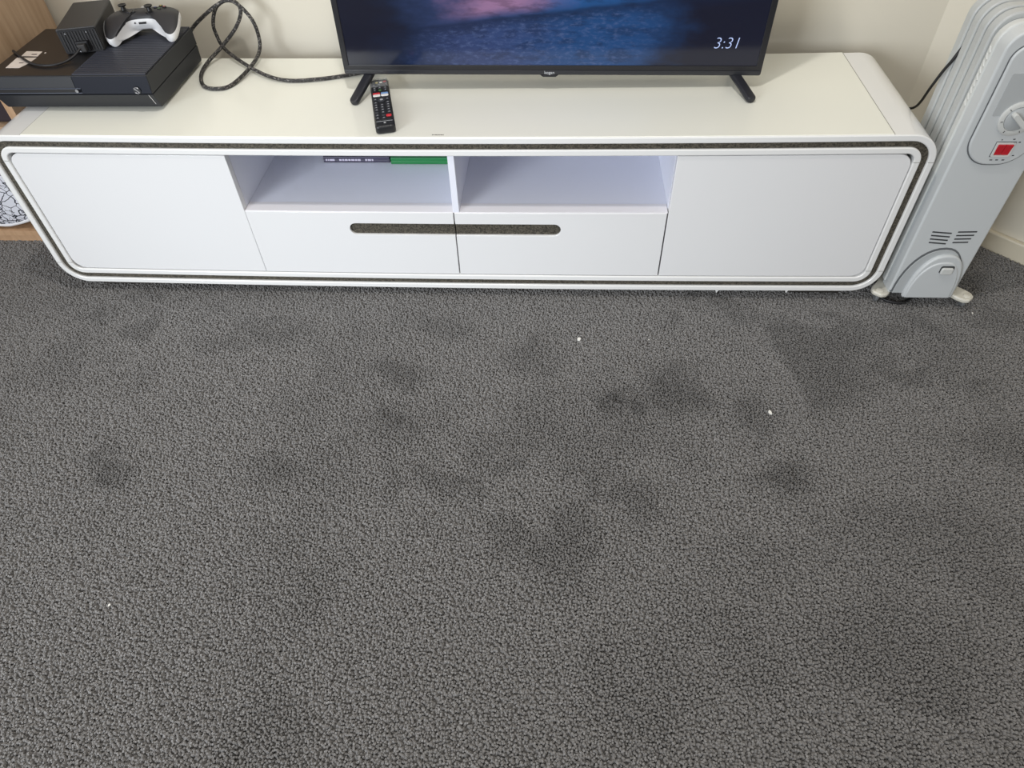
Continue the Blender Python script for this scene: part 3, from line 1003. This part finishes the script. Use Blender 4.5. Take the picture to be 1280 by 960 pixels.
# ------------------------------------------------------------------ game controller
pad = thing('game_controller', 'white game controller with black face, resting on the console vent', 'game controller', (-0.7130, 0.3190, KT + .0004), 0.20)
PS = 1.04
half = [(0, -.016), (.014, -.017), (.026, -.021), (.036, -.032), (.045, -.050), (.053, -.064), (.062, -.0685), (.071, -.062),
        (.0765, -.045), (.078, -.022), (.076, .004), (.070, .024), (.058, .037), (.040, .042), (.020, .043), (0, .043)]
hp = smooth_path([(p[0], p[1], 0) for p in half], 3)
right = [(p[0] * PS, p[1] * .93) for p in hp]
outline = right + [(-p[0], p[1]) for p in reversed(right[1:-1])]
PC = (0.0, 0.010)
def pad_z(x, y):
    base = 0.040
    if y < -0.012:
        base -= 0.0235 * ((-0.012 - y) / 0.056) ** 1.25
    base -= 0.004 * max(0, (y - .02) / .02)
    return base
def pad_shell(sign):
    n = len(outline)
    rings = [0.0, .25, .5, .68, .82, .92, .98, 1.0]
    V, Fs = [], []
    V.append((PC[0], PC[1], 0))
    for s_ in rings[1:]:
        for q in outline:
            V.append((PC[0] + (q[0] - PC[0]) * s_, PC[1] + (q[1] - PC[1]) * s_, 0))
    out = []
    for idx, v in enumerate(V):
        s_ = 0.0 if idx == 0 else rings[1 + (idx - 1) // n]
        q = v
        if sign > 0:
            h = 0.0125 * (1 - s_ ** 4) ** 0.55 if s_ < 1 else 0
            # faces of the grips are narrower
            h *= 1.0 if v[1] > -.02 else max(.45, 1 - (-.02 - v[1]) * 9)
            z = pad_z(v[0], v[1]) + h
        else:
            deep = 0.026 if v[1] > -.02 else max(.016, .026 - (-.02 - v[1]) * .16)
            h = deep * (1 - s_ ** 5) ** 0.5 if s_ < 1 else 0
            z = max(0.0008, pad_z(v[0], v[1]) - h)
        out.append((v[0], v[1], z))
    for k in range(n):
        Fs.append((0, 1 + k, 1 + (k + 1) % n))
    for r0 in range(len(rings) - 2):
        a, b = 1 + r0 * n, 1 + (r0 + 1) * n
        for k in range(n):
            k2 = (k + 1) % n
            Fs.append((a + k, b + k, b + k2, a + k2))
    mb = MB()
    mb.add(out, Fs)
    return mb
pad_shell(-1).build('bottom_shell', 'pad_white', pad, local=True, smooth='all')
pad_shell(1).build('top_shell', 'pad_black', pad, local=True, smooth='all')
# white band under the black face, along the player's side
band = MB()
n_ = len(outline)
V, Fs = [], []
for q in outline:
    z = pad_z(*q)
    nx_, ny_ = q[0] - PC[0], q[1] - PC[1]
    l_ = math.hypot(nx_, ny_)
    for (o_, dz) in ((.0012, .0014), (.0026, -.004), (.0020, -.011), (-.002, -.0160)):
        V.append((q[0] + nx_ / l_ * o_, q[1] + ny_ / l_ * o_, max(.0006, z + dz)))
for k in range(n_):
    k2 = (k + 1) % n_
    for j in range(3):
        Fs.append((k * 4 + j, k2 * 4 + j, k2 * 4 + j + 1, k * 4 + j + 1))
band.add(V, Fs).build('side_band', 'pad_white', pad, local=True, smooth='all')
def pad_top(x, y):
    return pad_z(x, y) + .0118
for (x, y) in ((-.040, .014), (.021, -.004)):
    zt = pad_top(x, y)
    s_ = MB().lathe([(.0105, zt - .004), (.0105, zt + .0004), (.0060, zt + .0012), (.0045, zt + .008), (.0085, zt + .0095), (.0090, zt + .0125), (.0070, zt + .0125), (.0050, zt + .0112)], (x, y, 0), 'z', 20)
    s_.build('thumbstick', 'pad_dark', pad, local=True, smooth=True)
zt = pad_top(-.021, -.004)
MB().box(-.0300, -.0120, -.0065, -.0015, zt - .003, zt + .0025).box(-.0235, -.0185, -.013, .005, zt - .003, zt + .0026).build('direction_pad', 'pad_dark', pad, local=True, bevel=.0006)
for (x, y, m) in ((.040, .003, 'btn_green'), (.050, .013, 'btn_red'), (.030, .013, 'btn_blue'), (.040, .023, 'btn_yellow')):
    zt = pad_top(x, y) - .001
    b_ = MB().lathe([(.0046, zt - .003), (.0046, zt + .002), (.0036, zt + .0030)], (x, y, 0), 'z', 16).build('button', 'pad_dark', pad, local=True, smooth=True)
    MB().lathe([(.0024, zt + .0026), (.0024, zt + .0033)], (x, y, 0), 'z', 12).build('mark', m, b_, local=True)
zt = pad_top(0, .027)
MB().lathe([(.0062, zt - .003), (.0062, zt + .0010), (.0050, zt + .0018)], (0, .027, 0), 'z', 20).build('guide_button', 'silver', pad, local=True, smooth=True)
for x in (-.013, .013):
    zt = pad_top(x, .012)
    MB().lathe([(.0030, zt - .003), (.0030, zt + .0012)], (x, .012, 0), 'z', 12).build('menu_button', 'pad_dark', pad, local=True)
for s_ in (-1, 1):
    b_ = MB().tube([(s_ * .016, .040, .039), (s_ * .040, .0395, .037), (s_ * .060, .033, .033)], [.006, .0075, .006], 10).build('bumper', 'pad_dark', pad, local=True, smooth='all')
    MB().tube([(s_ * .040, .036, .028), (s_ * .044, .046, .018), (s_ * .047, .043, .008)], [.011, .010, .006], 10).build('trigger', 'pad_dark', pad, local=True, smooth='all')
MB().box(-.008, .008, -.0192, -.0150, .0310, .0350).build('port', 'pad_dark', pad, local=True)
MB().lathe([(.0018, -.0196), (.0018, -.016)], (-.016, .0005, .0340), 'y', 10).build('jack', 'pad_dark', pad, local=True)

# ------------------------------------------------------------------ braided cable looping behind the console to the TV
cz = top_z(-0.45) + 0.0046
CABLE = [(-0.664, 0.376, 0.452), (-0.650, 0.395, 0.485), (-0.592, 0.400, 0.526), (-0.5433, 0.400, 0.5485), (-0.5147, 0.400, 0.536), (-0.4923, 0.400, 0.4967),
         (-0.4945, 0.398, 0.443), (-0.4957, 0.325, cz + .006), (-0.5161, 0.2334, cz), (-0.5471, 0.2132, cz), (-0.5816, 0.2299, cz), (-0.6077, 0.2852, cz),
         (-0.612, 0.345, cz + .004), (-0.583, 0.392, 0.450), (-0.541, 0.401, 0.488), (-0.517, 0.400, 0.5237), (-0.527, 0.412, 0.5405), (-0.547, 0.414, 0.5455),
         (-0.580, 0.414, 0.5285), (-0.600, 0.414, 0.4925), (-0.601, 0.414, 0.4650), (-0.5900, 0.406, 0.4395), (-0.5388, 0.355, cz + .007), (-0.4554, 0.2833, cz + .003),
         (-0.3903, 0.257, cz), (-0.3162, 0.2646, cz), (-0.2458, 0.2892, cz), (-0.190, 0.310, cz + .003), (-0.150, 0.330, cz + .012), (-0.120, 0.335, cz + .05)]
cable = MB().tube(smooth_path(CABLE, 10), .0043, 10).build('braided_cable', 'braided_cable', smooth='all',
    post=lambda q: (q[0], q[1], q[2] + top_z(q[0]) - top_z(-0.45)))
tag(cable, 'black braided cable flecked with white, looped between console and television', 'cable')

# ------------------------------------------------------------------ oil column heater
hx = 1.101
heat = thing('oil_heater', 'light grey oil column heater with dial and red switches beside the cabinet', 'heater', (hx, 0.07, 0))
HX0, HX1, HZ0, HZ1 = 1.0255, 1.1765, 0.038, 0.622
def HB(mb, name, m, parent=None, **k):
    return mb.build(name, m, parent or heat, **k)
for i, y in enumerate((0.054, 0.083, 0.112, 0.141)):
    f_ = HB(MB().prism(rrect(HX0 - .006, HX1 + .006, 0.075, HZ1 + .012, (.03, .03, .042, .042), 8), y - .0115, y + .0115), 'fin', 'heater_fin', bevel=.0030, seg=2, smooth=True)
HB(MB().prism(rrect(HX0 + .018, HX1 - .018, 0.085, HZ1 - .012, .04, 6), 0.03, 0.146), 'oil_column', 'heater_fin')
hous = HB(MB().prism(rrect(HX0, HX1, HZ0, HZ1, (.004, .004, .036, .036), 10), -0.010, 0.038), 'control_housing', 'heater_grey', bevel=.008, seg=4, smooth=True)
HB(MB().prism(rrect(HX0 - .0025, HX1 + .0025, HZ0 + .004, HZ1 + .003, (.004, .004, .038, .038), 10), 0.022, 0.040), 'rear_cover', 'heater_light', bevel=.003, smooth=True)
# raised control field
gro = HB(MB().prism(rrect(1.0395, 1.1645, 0.3660, 0.6010, (.055, .055, .030, .030), 10), -0.0112, -0.004), 'field_groove', 'heater_groove')
fld = HB(MB().prism(rrect(1.0415, 1.1625, 0.3685, 0.5990, (.053, .053, .028, .028), 10), -0.0150, -0.004), 'control_field', 'heater_grey', bevel=.003, seg=3, smooth=True)
HB(MB().prism(rrect(1.0560, 1.1500, 0.470, 0.5500, .003, 3), -0.0156, -0.012), 'recess_plate', 'heater_inset', fld)
KCX, KCZ = 1.1045, 0.4650
dial = HB(MB().lathe([(.0335, -.012), (.0335, -.0180), (.0315, -.0195), (.0245, -.0195), (.0235, -.0170)], (KCX, 0, KCZ), 'y', 40), 'dial_ring', 'heater_light', fld, smooth=True)
knob = HB(MB().lathe([(.0228, -.014), (.0228, -.0185), (.0215, -.0195)], (KCX, 0, KCZ), 'y', 32), 'knob', 'heater_inset', fld, smooth=True)
ca, sa = math.cos(math.radians(140)), math.sin(math.radians(140))
MB_ = MB()
pts = rrect(-.020, .020, -.0048, .0048, .0045, 4)
MB_.prism([(KCX + p[0] * ca - p[1] * sa, KCZ + p[0] * sa + p[1] * ca) for p in pts], -.030, -.018)
HB(MB_, 'knob_grip', 'heater_light', knob, bevel=.0015)
for a in range(-150, 151, 50):
    r0, r1 = .0260, .0300
    aa = math.radians(a + 90)
    p0 = (KCX + r0 * math.cos(aa), -.0197, KCZ + r0 * math.sin(aa))
    p1 = (KCX + r1 * math.cos(aa), -.0197, KCZ + r1 * math.sin(aa))
    HB(MB().tube([p0, p1], .0007, 5), 'dial_mark', 'heater_dark', dial)
HB(MB().prism([(1.1020, .503), (1.1065, .5065), (1.1065, .500)], -.0160, -.0150), 'pointer_mark', 'heater_dark', fld)
HB(MB().box(1.0895, 1.1275, -.0154, -.013, .3860, .4185), 'switch_gap', 'heater_groove', fld)
swf = HB(MB().ring(rrect(1.0910, 1.1260, .3875, .4170, .001, 2), rrect(1.0942, 1.1228, .3905, .4140, .001, 2), -.0180, -.013), 'switch_frame', 'heater_light', fld)
for x0, x1 in ((1.0944, 1.1080), (1.1092, 1.1226)):
    HB(MB().prism([(-.0165, .3908), (-.0185, .402), (-.0212, .4138), (-.013, .4138), (-.013, .3908)], x0, x1, 'x'), 'switch_rocker', 'switch_red', swf, bevel=.0006)
for (x, z, w) in ((1.097, .422, .002), (1.118, .423, .004), (1.131, .417, .004), (1.132, .389, .004), (1.094, .3795, .005), (1.105, .3795, .005), (1.117, .3795, .005)):
    HB(MB().box(x, x + w, -.0154, -.0148, z - .0010, z + .0010), 'switch_mark', 'heater_dark', fld)
# oval label at the top of the housing
HB(MB().prism([(1.128 + .022 * math.cos(a * .3142), .607 + .006 * math.sin(a * .3142)) for a in range(20)], -.0108, -.008), 'badge', 'heater_groove', hous)
# vent slots, two sets of four
for k in range(4):
    z = .2052 - k * .0092
    for (xa, xb, dz) in ((1.0575 + k * .0012, 1.0995 - k * .0004, -.0035), (1.1115, 1.1505 - k * .0022, .0012)):
        n = 6
        top = [(xa + (xb - xa) * i / n, z + dz * i / n + .0016) for i in range(n + 1)]
        bot = [(xa + (xb - xa) * i / n, z + dz * i / n - .0016) for i in range(n, -1, -1)]
        HB(MB().prism(bot[::-1] + top[::-1], -.0106, -.006), 'vent_slot', 'heater_dark', hous)
# arch and cord hatch at the foot
def arch(xl, xr, z0, zt, xt, p=2.4, n=20):
    pts = []
    for i in range(n + 1):
        t_ = math.pi * i / n
        c, s_ = math.cos(t_), math.sin(t_)
        x = xt + (xr - xt if c > 0 else xt - xl) * (abs(c) ** (2 / p)) * (1 if c > 0 else -1)
        pts.append((x, z0 + (zt - z0) * abs(s_) ** (2 / p)))
    return pts
HB(MB().prism(arch(1.0300, 1.1685, .0365, .1640, 1.105, 2.2), -.0112, -.005), 'arch_recess', 'heater_groove', hous)
HB(MB().prism(arch(1.0340, 1.1665, .0345, .1590, 1.107, 2.2), -.0122, -.005), 'arch_panel', 'heater_inset', hous, bevel=.0008)
hat = HB(MB().prism(arch(1.0560, 1.1690, .0270, .1480, 1.116, 2.4), -.0200, -.008), 'cord_hatch', 'heater_grey', hous, bevel=.004, seg=3, smooth=True)
HB(MB().prism(arch(1.0600, 1.1620, .0280, .1310, 1.116, 2.4), -.0225, -.016), 'hatch_face', 'heater_grey', hat, bevel=.003, seg=3, smooth=True)
HB(MB().prism(rrect(1.1075, 1.1375, .1020, .1225, .005, 4), -.0232, -.020), 'latch_gap', 'heater_dark', hat)
HB(MB().prism(rrect(1.1100, 1.1355, .1005, .1180, .004, 4), -.0275, -.020), 'latch', 'heater_light', hat, bevel=.002, smooth=True)
HB(MB().box(HX0 + .002, HX1 - .002, -.006, .036, .030, .046), 'base_pan', 'heater_grey', bevel=.003)
# embossed grip marks along the left shoulder
mb = MB()
for k in range(9):
    z = .470 + k * .0125
    mb.tube([(HX0 - .0026, .026, z), (HX0 - .0030, .0300, z + .004), (HX0 - .0026, .034, z + .009)], .0016, 6)
g = HB(mb, 'embossed_marks', 'heater_light')
g['kind'] = 'stuff'
# feet with casters
def foot(base, tip, name='foot'):
    b, t_ = Vector(base), Vector(tip)
    d = (t_ - b).normalized()
    s_ = Vector((-d.y, d.x, 0))
    pts = []
    for (l, w) in ((0, .026), (.25, .022), (.5, .019), (.75, .0205), (.9, .0185), (1.0, .010)):
        pts.append((l, w))
    L_ = (t_ - b).length + .012
    P = [b + d * (l * L_) + s_ * w for l, w in pts] + [b + d * (l * L_) - s_ * w for l, w in reversed(pts)]
    mb = MB().prism([(q.x, q.y) for q in P], .020, .031, 'z')
    f_ = HB(mb, name, 'heater_foot', bevel=.0035, seg=3, smooth=True)
    HB(MB().lathe([(.0085, .030), (.0085, .0325), (.0065, .0338)], (t_.x, t_.y, 0), 'z', 16), 'bolt_cap', 'heater_foot', f_, smooth=True)
    HB(MB().lathe([(.0085, -.004), (.0105, -.002), (.0105, .002), (.0085, .004)], (t_.x, t_.y + .004, .0090), 'x', 16), 'caster', 'caster', f_, smooth=True)
    HB(MB().lathe([(.003, .006), (.003, .022)], (t_.x, t_.y, 0), 'z', 8), 'caster_pin', 'caster', f_)
foot((1.058, 0.060, 0), (1.0110, 0.000, 0))
foot((1.145, 0.046, 0), (1.2050, -0.016, 0))
foot((1.058, 0.125, 0), (1.010, 0.140, 0))
foot((1.145, 0.125, 0), (1.200, 0.140, 0))
HB(MB().box(1.05, 1.155, 0.03, 0.15, .020, .030), 'foot_plate', 'heater_foot')
HB(MB().box(1.075, 1.13, 0.045, 0.145, .028, .090), 'foot_clamp', 'heater_fin')
# power cords
HB(MB().tube(smooth_path([(1.128, 0.080, .012), (1.112, 0.030, .006), (1.094, 0.006, .0045), (1.074, -0.010, .0045), (1.052, -0.012, .0045), (1.032, -0.002, .0045), (1.020, 0.018, .005), (1.024, .05, .006), (1.035, .09, .012)]), .0034, 8),
   'power_cord', 'cable_black', smooth='all')['label'] = 'black power cord curling on the carpet'
HB(MB().tube(smooth_path([(1.055, 0.440, .235), (1.068, 0.360, .300), (1.0731, 0.300, .3368), (1.0190, 0.168, .4435), (1.0145, 0.140, .488), (1.0155, 0.1265, .5125), (1.028, 0.1265, .5457), (1.052, 0.1265, .575)]), .0029, 8),
   'power_cord', 'cable_black', smooth='all')['label'] = 'black cord rising from behind the cabinet into the fins'

# ------------------------------------------------------------------ bookcase at the left edge
BXR, BYF = -1.022, 0.166
bk = thing('bookcase', 'oak veneer bookcase standing left of the white cabinet', 'bookcase', (-1.45, 0.31, 0))
def KB(mb, name, m, **k):
    return mb.build(name, m, bk, **k)
for x0, x1 in ((BXR - .018, BXR), (-1.87, -1.852)):
    KB(MB().box(x0, x1, BYF + .001, YW - .016, ZF, 1.55), 'side_panel', 'oak_veneer')
    KB(MB().box(x0, x1, BYF - .0005, BYF + .001, ZF, 1.55), 'edge_band', 'oak_edge')
KB(MB().box(-1.852, BXR - .018, YW - .026, YW - .018, 0.0, 1.55), 'back_board', 'oak_veneer')
KB(MB().box(-1.852, BXR - .018, BYF + .044, BYF + .058, ZF, 0.019), 'plinth', 'oak_edge')
KB(MB().box(-1.852, BXR - .018, BYF + .040, YW - .026, 0.019, 0.035), 'shelf', 'oak_edge')
for z in (0.335, 0.68, 1.03, 1.36, 1.534):
    KB(MB().box(-1.852, BXR - .018, BYF + .012, YW - .026, z, z + .016), 'shelf', 'oak_veneer')
bxo = thing('shade_box', 'made-up dark box for the shade on the bookcase shelf behind the console', 'box', (-1.24, 0.32, 0.3515))  # added dark box gives the shelf interior its shaded look
MB().box(-1.415, -1.05, 0.200, 0.425, 0.3515, 0.56).build('box_body', 'dark_box', bxo, bevel=.006)
MB().box(-1.418, -1.047, 0.197, 0.428, 0.56, 0.585).build('box_lid', 'dark_box', bxo, bevel=.004)

# floral cushion on the bottom shelf
cush = thing('cushion', 'black and white floral line print cushion with white piping, low in the bookcase', 'cushion', (-1.345, 0.295, 0.036))
PW, PH, PT = 0.235, 0.145, 0.045
def pillow():
    n, m = 28, 20
    V, Fs = [], []
    for side in (-1, 1):
        for j in range(m + 1):
            for i in range(n + 1):
                u_, v_ = -1 + 2 * i / n, -1 + 2 * j / m
                px = PW * u_ * (1 - .07 * (1 - abs(u_)) * 0 - .05 * (1 - v_ * v_) * 0)
                pinch = 1 - 0.06 * (1 - u_ * u_) * abs(v_)
                pz = PH * v_ * pinch
                px = PW * u_ * (1 - 0.06 * (1 - v_ * v_) * abs(u_))
                # cut-off corners
                k_ = max(0, abs(u_) + abs(v_) - 1.55) * .36
                px *= 1 - k_
                pz *= 1 - k_
                th = PT * ((1 - u_ ** 4) * (1 - v_ ** 4)) ** .5
                V.append((px, side * th * (.22 if side < 0 else 1), pz + PH))
    q = (n + 1) * (m + 1)
    for s_ in range(2):
        for j in range(m):
            for i in range(n):
                a = s_ * q + j * (n + 1) + i
                f_ = (a, a + 1, a + n + 2, a + n + 1)
                Fs.append(f_ if s_ == 0 else f_[::-1])
    mb = MB()
    mb.add(V, Fs)
    rim = [V[i] for i in range(n + 1)] + [V[j * (n + 1) + n] for j in range(1, m + 1)] + [V[m * (n + 1) + i] for i in range(n - 1, -1, -1)] + [V[j * (n + 1)] for j in range(m - 1, -1, -1)]
    return mb, rim
mb, rim = pillow()
mb.build('cover', 'floral_fabric', cush, local=True, smooth='all')
MB().tube([(r[0], r[1], r[2]) for r in rim], .0050, 8, cap=False).build('piping', 'piping', cush, local=True, smooth='all')
cush.location = (-1.400, 0.216, 0.0405)

# ------------------------------------------------------------------ scraps on the carpet
def scrap(x, y, s_, label, seed):
    rnd = random.Random(seed)
    P = []
    for k in range(7):
        a = 2 * math.pi * k / 7
        r = s_ * rnd.uniform(.55, 1.1)
        P.append((x + r * math.cos(a) * .7, y + r * math.sin(a)))
    o = plate(P, 0.0008, s_ * .35).build('paper_scrap', 'paper')
    tag(o, label, 'scrap', 'white scraps on the carpet')
SCRAPS = [(0.2987, -0.1546, .0075, 'white scrap on the carpet nearest the drawer fronts'),
          (0.6919, -0.3629, .0070, 'white scrap on the carpet in front of the right door'),
          (-0.5169, -0.8341, .0030, 'tiny white crumb on the carpet at lower left'),
          (1.220, -0.0427, .0030, 'tiny white crumb on the carpet in front of the heater'),
          (0.459, -0.1506, .0024, 'tiny white crumb right of the larger central scrap')]
for i, (x, y, s_, lb) in enumerate(SCRAPS):
    scrap(x, y, s_, lb, i + 3)
